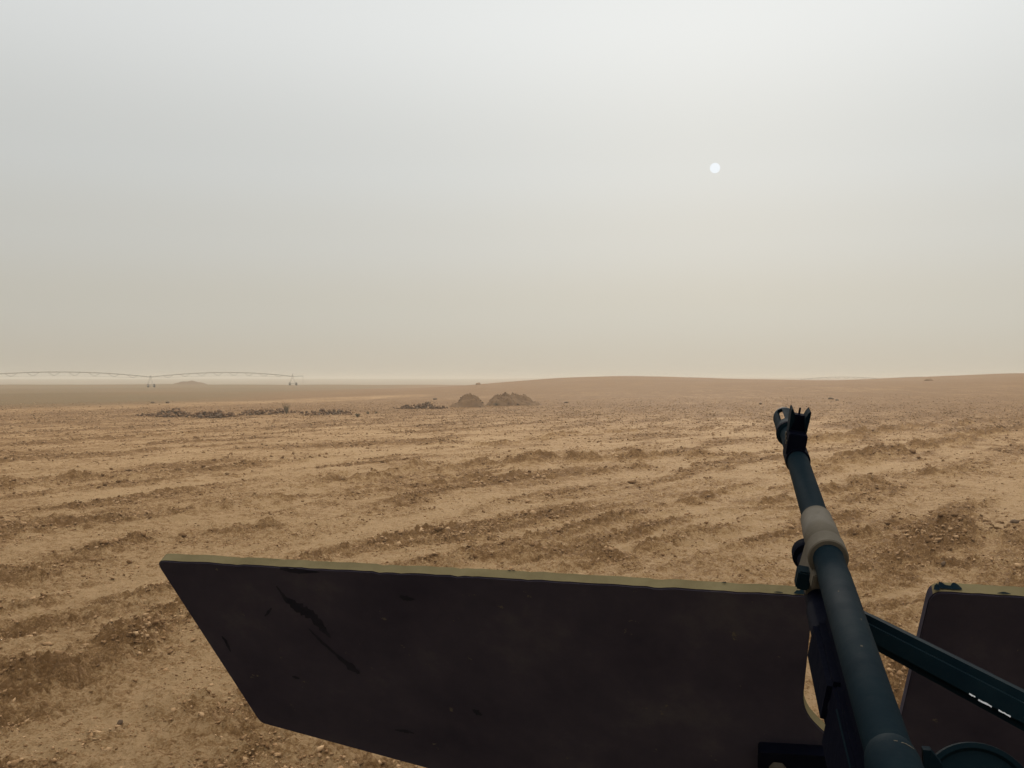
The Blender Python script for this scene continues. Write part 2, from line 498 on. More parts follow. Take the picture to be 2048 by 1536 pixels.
def terrain(x, y):
    """height, turned-soil mask"""
    x = np.asarray(x, float); y = np.asarray(y, float)
    r = np.hypot(x, y)
    z = macro(x, y)
    mask = np.full(x.shape, 1.22)
    n_ = r < 170
    if n_.any():
        X, Y, R_ = x[n_], y[n_], r[n_]
        u = X * math.sin(TH) + Y * math.cos(TH)
        v = X * math.cos(TH) - Y * math.sin(TH)
        wx = fbm(u * 0.11, v * 0.11 + 40, 3)
        vv = v + 0.9 * wx + 0.0024 * (u - 20) ** 2
        near = 1 - sstep(70, 168, R_)
        streak = fbm(u * 0.075 + 5, vv * 0.62, 4, gain=0.6)
        patch = fbm(u * 0.12 + 31, vv * 0.24, 3)
        mk = sstep(-0.25, 0.85, streak + 0.7 * patch)
        reg = sstep(-0.25, 0.45, fbm(X / 14 + 4, Y / 14, 2))
        zr = reg * (0.024 * streak) + reg * 0.022 * np.maximum(streak + 0.4 * patch, 0) ** 1.5
        zr = zr + 0.014 * pn(u * 0.05, vv * 2.1) + 0.010 * pn(u * 0.09 + 8, vv * 4.3)
        jx = X + 0.34 * fbm(X * 0.9, Y * 0.9 + 7, 4, gain=.6); jy = Y + 0.34 * fbm(X * 0.9 + 20, Y * 0.9, 4, gain=.6)
        lump = fbm(X * 0.75 + 2, Y * 0.75, 3, gain=.6)
        a = np.zeros_like(X); b = np.zeros_like(X)
        for h_, w_, pts in SEGS:
            px_ = [p[0] for p in pts]; py_ = [p[1] for p in pts]
            s_ = (jx > min(px_) - 3) & (jx < max(px_) + 3) & (jy > min(py_) - 3) & (jy < max(py_) + 3)
            if not s_.any(): continue
            d, t = poly_dist(jx[s_], jy[s_], pts)
            lp = lump[s_]
            end = np.minimum(1, np.minimum(t, 1 - t) * 6 + 0.35)
            brk = np.clip(0.42 + 1.7 * lp, 0.0, 1.8)
            e = np.exp(-(d / (w_ * (0.75 + 0.5 * brk))) ** 2) * end
            a[s_] = np.maximum(a[s_], e * np.clip(brk + 0.25, 0, 1))
            b[s_] = np.maximum(b[s_], h_ * 0.68 * e * brk)
        tj = 0.16 * fbm(X * 1.3 + 70, Y * 1.3, 3)
        track = 0.55 * sstep(0.15, 0.5, pn(u * 0.03 + 60, vv * 1.9))
        for w_, pts in TRK:
            px_ = [p[0] for p in pts]; py_ = [p[1] for p in pts]
            s_ = (X > min(px_) - 3) & (X < max(px_) + 3) & (Y > min(py_) - 3) & (Y < max(py_) + 3)
            if not s_.any(): continue
            d, t = poly_dist(X[s_], Y[s_], pts)
            d = d + tj[s_] * w_ * 2.2
            q = np.exp(-(np.maximum(d, 0) / w_) ** 4) * np.minimum(1, np.minimum(t, 1 - t) * 5 + .1) * np.clip(0.85 + 0.8 * lump[s_], .2, 1)
            track[s_] = np.maximum(track[s_], q * 1.25)
        mk = np.clip(np.maximum(mk * 0.66, a * 0.60) + 0.20 + 0.22 * fbm(X * 0.33 + 11, Y * 0.33, 3) - 0.60 * track * (1 - 0.6 * a), 0, 1)
        # crumbled soil: as fine as the sheet can carry at that distance
        c1 = fbm(X * 2.1, Y * 2.1 + 3, 2)
        c2 = lim(lambda q: np.abs(fbm(X[q] * 5.2 + 9, Y[q] * 5.2, 2)) - 0.25, R_ < 64, X.shape)
        c3 = lim(lambda q: np.abs(fbm(X[q] * 13.0, Y[q] * 13.0 + 5, 2)) - 0.25, R_ < 36, X.shape)
        crumb = 0.050 * c1 * (1 - sstep(60, 130, R_)) + 0.075 * c2 * (1 - sstep(30, 64, R_)) + 0.055 * c3 * (1 - sstep(17, 36, R_))
        z[n_] += near * (zr + b * (1 + 0.3 * c1)) + near * crumb * (0.42 + 1.15 * mk ** 1.2) - 0.014 * track * near * (1 - a)
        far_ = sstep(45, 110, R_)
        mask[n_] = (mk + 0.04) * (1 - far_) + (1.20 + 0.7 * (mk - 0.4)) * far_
    rd, _ = poly_dist(x, y, ROAD)
    road = np.exp(-(rd / 7.0) ** 4)
    mask = mask * (1 - 0.5 * road)
    return z, mask

def gz(x, y):
    return float(terrain(np.array([x]), np.array([y]))[0][0])

def field_mask(x, y):
    """the darker cultivated strip beyond the track on the left"""
    px = 1024 + F * x / np.maximum(y, 1)
    rd = np.interp(x, [p[0] for p in ROAD], [p[1] for p in ROAD])
    f = sstep(4, 16, y - rd) * (1 - sstep(-62, -25, x)) * sstep(20, 60, y)
    return np.clip(f * (0.88 + 0.5 * fbm(x / 25, y / 60, 3)), 0, 1)

# one sheet, finest where it is nearest
rads = [0.4]
while rads[-1] < 6.5: rads.append(rads[-1] * 1.25)
while rads[-1] < 62: rads.append(rads[-1] * 1.0037)
while rads[-1] < 2600: rads.append(rads[-1] * 1.0105)
rads = np.array(rads)
fine = np.radians(np.linspace(-34, 34, 800))
rest = np.radians(np.linspace(34, 326, 74)[1:-1])
azs = np.concatenate([fine, rest])
NR, NA = len(rads), len(azs)
AZ, RR = np.meshgrid(azs, rads)
GX, GY = (RR * np.sin(AZ)).ravel(), (RR * np.cos(AZ)).ravel()
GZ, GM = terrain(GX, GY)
GF = field_mask(GX, GY)
idx = np.arange(NR * NA).reshape(NR, NA)
a = idx[:-1, :]; b = idx[1:, :]
faces = np.stack([a, np.roll(a, -1, 1), np.roll(b, -1, 1), b], -1).reshape(-1, 4)
faces = faces[:, ::-1]
gme = from_np('ground', np.stack([GX, GY, GZ], -1), faces, smooth=True)
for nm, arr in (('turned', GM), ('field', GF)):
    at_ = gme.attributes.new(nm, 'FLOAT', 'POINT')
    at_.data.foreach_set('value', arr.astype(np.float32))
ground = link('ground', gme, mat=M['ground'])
tag(ground, kind='structure')

# ------------------------------------------------------------------ clods
def ico_np(sub=1):
    bm = bmesh.new()
    bmesh.ops.create_icosphere(bm, subdivisions=sub, radius=1.0)
    v = np.array([x.co[:] for x in bm.verts]); f = np.array([[q.index for q in p.verts] for p in bm.faces])
    bm.free()
    return v, f
ICO1, ICO1F = ico_np(1)
ICO2, ICO2F = ico_np(2)

def scatter_mesh(name, P, S, base=ICO1, bf=ICO1F, flat=0.7, jit=0.22, sink=0.25):
    n, k = len(P), len(base)
    q = RNG.normal(size=(n, 4)); q /= np.linalg.norm(q, axis=1)[:, None]
    w, x, y, z = q.T
    R = np.stack([1 - 2 * (y * y + z * z), 2 * (x * y - z * w), 2 * (x * z + y * w),
                  2 * (x * y + z * w), 1 - 2 * (x * x + z * z), 2 * (y * z - x * w),
                  2 * (x * z - y * w), 2 * (y * z + x * w), 1 - 2 * (x * x + y * y)], -1).reshape(n, 3, 3)
    V = base[None] * (1 + jit * RNG.normal(size=(n, k, 1))) * RNG.uniform(0.6, 1.25, (n, 1, 3))
    V = np.einsum('nij,nkj->nki', R, V)
    V[:, :, 2] *= flat
    V = V * S[:, None, None] + P[:, None, :]
    V[:, :, 2] += (S * flat * (1 - 2 * sink) * 0.5)[:, None]
    Fc = (bf[None] + (np.arange(n) * k)[:, None, None]).reshape(-1, 3)
    return from_np(name, V.reshape(-1, 3), Fc)

OCT = np.array([(1, 0, 0), (-1, 0, 0), (0, 1, 0), (0, -1, 0), (0, 0, 1), (0, 0, -1)], float)
OCTF = np.array([(0, 2, 4), (2, 1, 4), (1, 3, 4), (3, 0, 4), (2, 0, 5), (1, 2, 5), (3, 1, 5), (0, 3, 5)])
N = 340000
rr = 6.3 * np.exp(RNG.random(N) * math.log(140 / 6.3)); aa = np.radians(RNG.uniform(-33, 33, N))
cx, cy = rr * np.sin(aa), rr * np.cos(aa)
cz, cm = terrain(cx, cy)
cl = fbm(cx * 0.8 + 50, cy * 0.8, 3)
keep = RNG.random(N) < (0.12 + 0.75 * cm ** 1.3) * np.clip(0.55 + 1.5 * cl, 0.05, 2.0) * (1 - 0.9 * sstep(45, 140, rr))
cx, cy, cz, rr, cm = cx[keep], cy[keep], cz[keep], rr[keep], cm[keep]
S = np.exp(RNG.normal(0, 0.5, len(cx))) * (0.0060 + 0.00062 * rr) * (0.75 + 0.6 * cm)
S = np.minimum(S, 0.085)
if len(cx) > 120000:
    cx, cy, cz, S = cx[:120000], cy[:120000], cz[:120000], S[:120000]
cl_o = link('soil_clods', scatter_mesh('soil_clods', np.stack([cx, cy, cz], -1), S, OCT, OCTF, jit=0.3, sink=0.3), mat=M['clod'])
tag(cl_o, 'small brown soil clods strewn over the ploughed ground', 'clods', kind='stuff')

def rock_mesh(name, seed, sub=2, flat=0.7):
    r = np.random.default_rng(seed)
    v = ICO2.copy()
    ax = r.normal(size=(7, 3)); ax /= np.linalg.norm(ax, axis=1)[:, None]
    for k in range(7):                       # chop flat facets
        d = v @ ax[k]; lim = r.uniform(0.55, 0.85)
        v -= np.maximum(d - lim, 0)[:, None] * ax[k]
    v *= (1 + 0.10 * r.normal(size=(len(v), 1)))
    v *= np.array([1.0, r.uniform(0.65, 0.9), flat])
    return from_np(name, v, ICO2F)
ROCKS = [rock_mesh('rock', 100 + k, flat=random.uniform(0.5, 0.8)) for k in range(7)]
CLODS = [rock_mesh('clod', 200 + k, flat=random.uniform(0.5, 0.8)) for k in range(7)]
for m_ in ROCKS: m_.materials.append(M['rock'])
for m_ in CLODS: m_.materials.append(M['clod'])

# larger clods along the ridges, each one a piece of the ground
heap = ground_pt(1915, 1050)
HX_ = heap.x + RNG.normal(0, 0.6, 90); HY_ = heap.y + RNG.normal(0, 0.85, 90); HS_ = RNG.uniform(0.03, 0.105, 90)
r_ = 6.5 * np.exp(RNG.random(5000) * math.log(40 / 6.5)); t_ = np.radians(RNG.uniform(-30, 30, 5000))
bx_, by_ = r_ * np.sin(t_), r_ * np.cos(t_)
ok = np.nonzero(RNG.random(5000) < terrain(bx_, by_)[1] ** 5)[0][:200]
bx_, by_ = np.concatenate([HX_, bx_[ok]]), np.concatenate([HY_, by_[ok]])
bs_ = np.concatenate([HS_, RNG.uniform(0.010, 0.026, len(ok)) + 0.0010 * r_[ok]])
bz_ = terrain(bx_, by_)[0]
for k, (x, y, z, s) in enumerate(zip(bx_, by_, bz_, bs_)):
    o = link('clod', CLODS[k % 7], ground)
    o.location = (x, y, z + s * 0.05)
    o.rotation_euler = (random.uniform(-.5, .5), random.uniform(-.5, .5), random.uniform(0, 6.28))
    o.scale = (s, s * random.uniform(.7, 1), s * random.uniform(.6, 1))

# single stones one can point at
STONES = [  # px, py, radius in px, label
    (365, 1069, 9, 'pale squarish stone lying alone on the smooth track above the shield corner'),
    (240, 1446, 8, 'small dark stone alone on bare soil at the lower left'),
    (1886, 1131, 8, 'dark stone on bare ground just above the right end of the shield'),
    (2030, 1042, 9, 'dark flat stone beside the clod heap at the right edge'),
    (1264, 962, 9, 'dark rounded clod in the middle of the ploughed strip'),
    (1826, 902, 9, 'round brown boulder on the pale track right of the muzzle'),
    (870, 797, 5, 'lone dark rock behind the rubble near the small dirt mound'),
    (1662, 796, 5, 'left of two small dark rocks on the slope right of the muzzle'),
    (1674, 799, 5, 'right of two small dark rocks on the slope right of the muzzle'),
    (1521, 807, 4, 'tiny dark rock on the slope just above the muzzle'),
    (306, 804, 5, 'left of two small dark rocks on the track edge below the first irrigation tower'),
    (335, 804, 5, 'right of two small dark rocks on the track edge below the first irrigation tower'),
    (1857, 757, 9, 'small rounded boulder breaking the skyline of the right-hand rise'),
    (957, 766, 7, 'small low rock on the left shoulder of the distant hill'),
    (1132, 804, 4, 'tiny dark rock on the plain right of the big dirt mounds'),
]
def on_ground(px, py, extra=0.0):
    """walk the pixel's ray until it meets the terrain"""
    r = ray(px, py); n = np.concatenate([np.linspace(5, 60, 1200), np.linspace(60, 420, 3000)])
    zt = terrain(r.x * n, n)[0]; zr = EYE + r.z * n
    hit = np.nonzero(zr <= zt)[0]
    d = n[hit[0]] if len(hit) else n[np.argmin(np.abs(zr - zt))]
    return Vector((r.x * d, d, EYE + r.z * d)), d
for k, (px, py, rp, lab) in enumerate(STONES):
    p, d = on_ground(px, py + rp * 0.5)
    s = rp * d / F
    soil_ = px in (365, 1826, 1857, 957, 1264)
    o = link('rock', (CLODS if soil_ else ROCKS)[k % 7])
    o.location = (p.x, p.y, gz(p.x, p.y) + (0.0 if d > 150 else 0.25) * s)
    o.scale = (s * 1.15, s, s)
    o.rotation_euler = (0, 0, random.uniform(0, 6.28))
    tag(o, lab, 'rock')

# ------------------------------------------------------------------ dirt mounds
def mound(name, px, base_py, width_px, top_px, lobes, seed, label):
    """lobes: (offset across in half widths, height share, half-width share)"""
    p, d = on_ground(px, base_py)
    w = width_px * d / F / 2; h = top_px * d / F
    n, m = 72, 26
    t = np.linspace(0, 2 * np.pi, n, endpoint=False); rr_ = np.linspace(0, 1.15, m)
    T, Rr = np.meshgrid(t, rr_)
    X, Y = (Rr * np.cos(T)).ravel(), (Rr * np.sin(T)).ravel()
    Z = np.zeros_like(X)
    for ox, hs, ws in lobes:
        q = np.hypot((X - ox) / ws, Y / 0.95)
        Z = np.maximum(Z, hs * np.clip(1 - q ** 2.2, 0, 1) ** 1.15)
    Z = Z * (1 - np.clip((np.hypot(X, Y) - 0.9) / 0.25, 0, 1))
    Z = np.maximum(Z, 0.16 * np.clip(1 - np.hypot(X, Y), 0, 1))
    nz = fbm(X * 2.6 + seed, Y * 2.6, 4)
    fr = fbm(X * 9 + seed, Y * 9, 3)
    Z = Z * (1 + 0.30 * nz) + 0.08 * fr * np.minimum(Z * 4, 1)
    wx, wy = X * w, Y * w * 0.85 + w * 0.7
    c = Vector((p.x, p.y, gz(p.x, p.y)))
    zt = terrain(c.x + wx, c.y + wy)[0] - c.z
    V = np.stack([wx, wy, zt + Z * h - 0.06 * (Z < 0.02)], -1)
    i = np.arange(n * m).reshape(m, n); a_ = i[:-1]; b_ = i[1:]
    fc = np.stack([a_, np.roll(a_, -1, 1), np.roll(b_, -1, 1), b_], -1).reshape(-1, 4)
    root = empty(name, c); tag(root, label, 'dirt mound', 'dirt mounds on the plain')
    link('soil', from_np('soil', V, fc, True), root, M['mound'])
    # lumps on its flanks
    k = 70
    ii = RNG.integers(0, n * m, k)
    P = V[ii] + RNG.normal(0, 0.05, (k, 3)) * [1, 1, 0]
    st = link('lumps', scatter_mesh('lumps', P, RNG.uniform(0.04, 0.13, k)), root, M['rubble'])
    tag(st, kind='stuff')
    return root
mound('dirt_mound', 936, 815, 78, 26, [(0.14, 0.95, 0.66), (-0.1, 0.85, 0.62), (-0.5, 0.34, 0.56)], 3, 'left dirt mound, standing apart, rounded with a shallow tail on its left')
mound('dirt_mound', 1003, 812, 66, 22, [(-0.14, 0.9, 0.86), (0.25, 1.0, 0.6)], 11, 'middle dirt mound, dark and steep, with stones on its crest')
mound('dirt_mound', 1038, 811, 92, 21, [(-0.2, 1.0, 0.7), (0.22, 0.8, 0.6), (0.58, 0.36, 0.5)], 23, 'right dirt mound, broad, sloping down to the right')

def far_mound(px, base_py, wpx, hpx, depth, label):
    w = wpx * depth / F / 2; h = hpx * depth / F
    c = Vector((ray(px, 757).x * depth, depth, 0)); c.z = gz(c.x, c.y)
    n, m = 40, 12
    t = np.linspace(0, 2 * np.pi, n, endpoint=False); rr_ = np.linspace(0, 1.1, m)
    T, Rr = np.meshgrid(t, rr_)
    X, Y = (Rr * np.cos(T)).ravel(), (Rr * np.sin(T)).ravel()
    Z = np.clip(1.05 - np.hypot(X, Y), 0, 1) ** 0.7 * (1 + 0.35 * fbm(X * 3 + 9, Y * 3, 3))
    zt = terrain(c.x + X * w, c.y + Y * w)[0] - c.z
    i = np.arange(n * m).reshape(m, n); a_ = i[:-1]; b_ = i[1:]
    fc = np.stack([a_, np.roll(a_, -1, 1), np.roll(b_, -1, 1), b_], -1).reshape(-1, 4)
    o = link('dirt_mound', from_np('dirt_mound', np.stack([X * w, Y * w, zt + Z * h - 0.05], -1), fc, True), None, M['mound'])
    o.location = c
    tag(o, label, 'dirt mound', 'dirt mounds on the plain')
far_mound(380, 772, 64, 7, 404, 'distant low mound fading into dust under the irrigation span')

# ------------------------------------------------------------------ rubble rows
def rubble(pts, n, size, hgt, label, bigs=10):
    """pts: photo polyline of the row's foot with a height share"""
    P3 = []
    for px, py, sh in pts:
        p, d = on_ground(px, py); P3.append((p.x, p.y, sh))
    c = Vector((np.mean([p[0] for p in P3]), np.mean([p[1] for p in P3]), 0)); c.z = gz(c.x, c.y)
    root = empty('rubble_pile', c)
    tag(root, label, 'rubble', 'rubble heaps in a row across the plain')
    t = RNG.random(n) * (len(P3) - 1); k = np.minimum(t.astype(int), len(P3) - 2); f = t - k
    A = np.array(P3)
    Q = A[k] * (1 - f)[:, None] + A[k + 1] * f[:, None]
    off = RNG.normal(0, 0.55, n)
    x = Q[:, 0] + RNG.normal(0, 0.25, n); y = Q[:, 1] + 0.6 + off
    hh = Q[:, 2] * hgt * np.exp(-(off / 0.7) ** 2) * RNG.random(n) ** 0.6
    z = terrain(x, y)[0] + hh
    S_ = size * np.exp(RNG.normal(0, 0.4, n)) * (0.6 + 0.5 * Q[:, 2])
    P = np.stack([x, y, z], -1) - np.array(c)
    st = link('stones', scatter_mesh('stones', P, S_, jit=0.25, flat=0.8), root, M['rubble'])
    tag(st, kind='stuff')
    order = np.argsort(-Q[:, 2] * RNG.random(n))[:bigs]
    for j, q in enumerate(order):
        o = link('rock', ROCKS[j % 7], root)
        s = size * random.uniform(1.3, 2.1)
        o.location = P[q] + np.array([0, -0.15, 0.02]); o.scale = (s, s, s)
        o.rotation_euler = (random.uniform(-.5, .5), random.uniform(-.5, .5), random.uniform(0, 6))
rubble([(272, 832, .2), (310, 833, .4), (330, 834, 1.0), (345, 834, 1.2), (362, 833, .5)], 230, 0.105, 0.50, 'leftmost rubble heap of dark broken chunks, tallest of its row')
rubble([(362, 834, .5), (385, 835, .5), (410, 837, .9), (432, 836, .8), (455, 834, .5)], 210, 0.10, 0.55, 'second rubble heap from the left, touching the tall dark one')
rubble([(455, 834, .3), (478, 832, .35), (500, 830, .75), (535, 829, .8), (560, 827, .6), (585, 826, .2)], 220, 0.095, 0.52, 'third rubble heap from the left, with the wispy dry shrub at its end')
rubble([(604, 831, .2), (625, 831, .7), (655, 830, .75), (682, 829, .8), (700, 829, .2)], 170, 0.095, 0.50, 'fourth rubble heap from the left, separate, with the dark tuft to its right')
rubble([(795, 818, .15), (815, 818, .7), (830, 818, .5), (848, 817, 1.0), (866, 818, .6), (888, 819, .3)], 210, 0.105, 0.60, 'rightmost rubble heap, just left of the first dirt mound')

# ------------------------------------------------------------------ dry shrubs
def shrub(px, py, wpx, hpx, n, label, wispy=False):
    p, d = on_ground(px, py)
    w, h = wpx * d / F / 2, hpx * d / F
    base = Vector((p.x, p.y, gz(p.x, p.y)))
    root = empty('dry_shrub', base); tag(root, label, 'shrub', 'dry shrubs beside the rubble')
    st = MB(); lf = MB()
    for k in range(n):
        t = random.uniform(0, 6.28); e = random.uniform(0.15, 1.0)
        tip = Vector((math.cos(t) * w * e, math.sin(t) * w * e, h * random.uniform(0.55, 1.0) * (1 - 0.4 * e * (not wispy))))
        mid = tip * 0.5 + Vector((random.uniform(-.1, .1) * w, random.uniform(-.1, .1) * w, h * 0.12))
        st.tube([(0, 0, -0.03), mid, tip], [0.012, 0.009, 0.004], 4)
        for j in range(5 if not wispy else 2):
            f = random.uniform(0.4, 1.0); c = tip * f + Vector((random.gauss(0, .1) * w, random.gauss(0, .1) * w, random.gauss(0, .06) * h))
            s = random.uniform(0.02, 0.05)
            v = [st.bm.verts.new] and [lf.bm.verts.new(c + Vector((random.uniform(-s, s), random.uniform(-s, s), random.uniform(-s, s)))) for _ in range(3)]
            lf.bm.faces.new(v)
    st.build('stems', M['scrub'], root)
    lf.build('leaves', M['scrub'], root)
shrub(573, 828, 22, 24, 46, 'tall wispy dry shrub at the end of the third rubble heap', True)
shrub(714, 834, 15, 9, 60, 'dark low tuft of scrub right of the fourth rubble heap')
shrub(736, 828, 9, 5, 30, 'tiny scrub tuft, second to the right of the fourth rubble heap')
shrub(752, 827, 7, 4, 24, 'tiniest scrub tuft on the bare plain left of the rightmost rubble heap')
shrub(993, 812, 16, 9, 50, 'grey-green scrub at the foot of the middle dirt mound')

# ------------------------------------------------------------------ irrigation machines
def irrigator(towers, pipe_h, crest, over, label, r_pipe, detail=True):
    """towers: ground points in order; arched pipe between each pair; over: length past the last"""
    T = [Vector((x, y, gz(x, y))) for x, y in towers]
    root = empty('irrigation_machine', T[-1])
    tag(root, label, 'irrigation machine', 'wheeled irrigation machines on the plain')
    O = T[-1]
    d0 = (T[-1] - T[0]); d0.z = 0; d0.normalize(); side = Vector((-d0.y, d0.x, 0))
    for A, B in zip(T, T[1:]):
        a_, b_ = A - O + Vector((0, 0, pipe_h)), B - O + Vector((0, 0, pipe_h))
        m = MB(); n = 24
        arc = [a_.lerp(b_, i / n) + Vector((0, 0, crest * 4 * (i / n) * (1 - i / n))) for i in range(n + 1)]
        m.tube(arc, r_pipe, 8)
        sp = m.build('pipe_span', M['galv'], root, SM)
        m = MB()                              # sprinkler stubs along the pipe
        for i in range(1, n):
            m.tube([arc[i], arc[i] + Vector((0, 0, r_pipe * 2.0))], r_pipe * 0.45, 5)
        tag(m.build('sprinklers', M['galv'], sp), kind='stuff')
        m = MB()                              # triangulated truss hung beneath
        low = []
        nb = 9
        for i in range(1, nb):
            f = i / nb
            c = a_.lerp(b_, f) + Vector((0, 0, crest * 4 * f * (1 - f)))
            q = c - Vector((0, 0, 1.25 * (4 * f * (1 - f)) ** 0.5))
            low.append(q)
            for s in (-1, 1):
                e0 = a_.lerp(b_, f - 0.035) + Vector((0, 0, crest * 4 * (f - .035) * (1 - f + .035)))
                e1 = a_.lerp(b_, f + 0.035) + Vector((0, 0, crest * 4 * (f + .035) * (1 - f - .035)))
                qq = q + side * s * 0.7
                m.tube([e0, qq], r_pipe * 0.30, 4); m.tube([e1, qq], r_pipe * 0.30, 4)
            m.tube([q - side * .7, q + side * .7], r_pipe * 0.28, 4)
        for s in (-1, 1):
            m.tube([a_ + side * 0.1 * s] + [q + side * .7 * s for q in low] + [b_ + side * 0.1 * s], r_pipe * 0.16, 4)
        m.build('truss', M['galv'], sp)
    for A in T:
        c = A - O
        tw = empty('tower', c); tw.parent = root
        for s in (-1, 1):
            for e in (-1, 1):
                MB().tube([Vector((0, 0, pipe_h - 0.05)) + d0 * 0.25 * e, side * s * 1.9 + d0 * 0.1 * e + Vector((0, 0, 0.75))], 0.042, 6).build('leg', M['galv'], tw)
        MB().tube([side * -2.1 + Vector((0, 0, .72)), side * 2.1 + Vector((0, 0, .72))], 0.1, 6).build('base_beam', M['galv'], tw)
        MB().box((0, 0, pipe_h + .25), (.5, .35, .4)).build('control_box', M['galv'], tw)
        for s in (-1, 1):
            m = MB()
            cw = side * s * 2.0 + d0 * 0.25 + Vector((0, 0, 0.62))
            prof = [(-.17, .28), (-.17, .52), (-.11, .62), (.11, .62), (.17, .52), (.17, .28)]
            rings = []
            for yy, rr_ in prof:
                rings.append([m.bm.verts.new(cw + d0 * yy + (side * math.cos(t) + Vector((0, 0, math.sin(t)))) * rr_) for t in np.linspace(0, 2 * np.pi, 18, endpoint=False)])
            for r0, r1 in zip(rings, rings[1:]):
                for k in range(18): m.bm.faces.new((r0[k], r0[(k + 1) % 18], r1[(k + 1) % 18], r1[k]))
            m.bm.faces.new(rings[0]); m.bm.faces.new(rings[-1])
            m.build('wheel', M['tyre'], tw)
    if over:
        e = T[-1] - O + Vector((0, 0, pipe_h))
        m = MB().tube([e, e + d0 * over + Vector((0, 0, 0.15))], r_pipe * 0.8, 8)
        m.tube([Vector((0, 0, pipe_h + 1.1)), e + d0 * over * .8 + Vector((0, 0, 0.15))], 0.035, 4)
        ob = m.build('end_boom', M['galv'], root)
        MB().tube([e + d0 * over + Vector((0, 0, .3)), e + d0 * over + Vector((0, 0, -pipe_h + 1.0))], 0.05, 5).build('drop_hose', M['galv'], ob)
        MB().tube([Vector((0, 0, pipe_h)), Vector((0, 0, pipe_h + 1.1))], 0.09, 6).build('mast', M['galv'], root)
    return root
T1, T2 = Vector((ray(301, 757).x * 340, 340)), Vector((ray(585, 757).x * 385, 385))
T0 = T1 + (T1 - T2)
irrigator([tuple(T0), tuple(T1), tuple(T2)], 3.55, 1.55, 5.0, 'long arched irrigation pipe on wheeled towers across the left plain', 0.135)
R1 = [Vector((ray(px, 757).x * d, d)) for px, d in ((1602, 690), (1765, 700), (1920, 715), (2075, 730), (2225, 745))]
irrigator([tuple(p) for p in R1[::-1]], 3.9, 1.6, 0, 'faint irrigation pipe spans on the skyline behind the right-hand rise', 0.20)

# ------------------------------------------------------------------ the turret's gun shield
YAW = math.radians(15.3)
TILT = math.radians(30)
E1 = Vector((math.cos(YAW), -math.sin(YAW), 0))                 # along the top edge, to the right
FW = Vector((math.sin(YAW), math.cos(YAW), 0))                  # the way the turret faces
NRM = FW * math.cos(TILT) + Vector((0, 0, 1)) * math.sin(TILT)  # away from the gunner
P0 = at(1500, 1184, 0.848)
def on_plate(px, py, lift=0.0):
    r = ray(px, py); o_ = Vector((0, 0, EYE))
    t = (P0 - o_).dot(NRM) / r.dot(NRM)
    return o_ + r * t - NRM * lift

TROOT = Vector((0.03, 0.0, 2.1))
turret = empty('gun_turret', TROOT)
tag(turret, 'open gun turret with a tan shield plate, its inner face coloured dark for shade', 'turret')
def loc(p): return Vector(p) - TROOT

def rounded(poly, rad):
    """round the corners of a pixel polygon; rad per corner in px"""
    out_ = []
    n = len(poly)
    for i in range(n):
        p = Vector(poly[i][:2]); r = poly[i][2] if len(poly[i]) > 2 else rad
        a_ = Vector(poly[i - 1][:2]) - p; b_ = Vector(poly[(i + 1) % n][:2]) - p
        if r <= 0: out_.append(tuple(p)); continue
        la, lb = a_.length, b_.length
        k = min(r, la * .45, lb * .45)
        A, B = p + a_ / la * k, p + b_ / lb * k
        for j in range(7):
            t = j / 6
            out_.append(tuple(A * (1 - t) ** 2 + p * 2 * t * (1 - t) + B * t * t))
    return out_
outline = [(309, 1121, 22), (1000, 1157, 0), (1627, 1193, 26), (1604, 1420, 34), (1668, 1486, 40), (1760, 1500, 30), (1796, 1462, 20),
           (1861, 1183, 26), (2120, 1198, 0), (2420, 1212, 30), (2360, 1720, 30), (1500, 1718, 0), (850, 1536, 0), (520, 1446, 12)]
pp0 = rounded(outline, 0)
pp = []
for k_ in range(len(pp0)):
    a_, b_ = Vector(pp0[k_]), Vector(pp0[(k_ + 1) % len(pp0)])
    pp.append(tuple(a_))
    L_ = (b_ - a_).length
    if L_ > 60 and max(a_.y, b_.y) < 1215:
        n_ = int(L_ / 14)
        for q_ in range(1, n_):
            c_ = a_.lerp(b_, q_ / n_); pp.append((c_.x + random.gauss(0, .25), c_.y + random.gauss(0, .45) + (1.6 if random.random() < .06 else 0)))
TH_P = 0.0118
bm = bmesh.new()
fa = [bm.verts.new(loc(on_plate(*p))) for p in pp]
fb = [bm.verts.new(loc(on_plate(*p) + NRM * TH_P)) for p in pp]
f_in = bm.faces.new(fa); f_out = bm.faces.new(fb[::-1])
n_ = len(fa)
sides = [bm.faces.new((fa[i], fb[i], fb[(i + 1) % n_], fa[(i + 1) % n_])) for i in range(n_)]
bmesh.ops.recalc_face_normals(bm, faces=bm.faces)
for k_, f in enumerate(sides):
    f.material_index = 0 if 1790 < pp[k_][0] < 1862 and pp[k_][1] > 1190 else 1  # right side of the notch takes the shade-darkened colour too
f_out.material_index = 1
es = [e for e in f_in.edges]
bmesh.ops.bevel(bm, geom=es, offset=0.0011, segments=2, affect='EDGES', material=0)
me = bpy.data.meshes.new('shield_plate'); bm.to_mesh(me); bm.free()
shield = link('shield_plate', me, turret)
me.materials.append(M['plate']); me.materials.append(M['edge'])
shield['label'] = 'tan shield plate with a notch for the gun, shade coloured into its dark face'

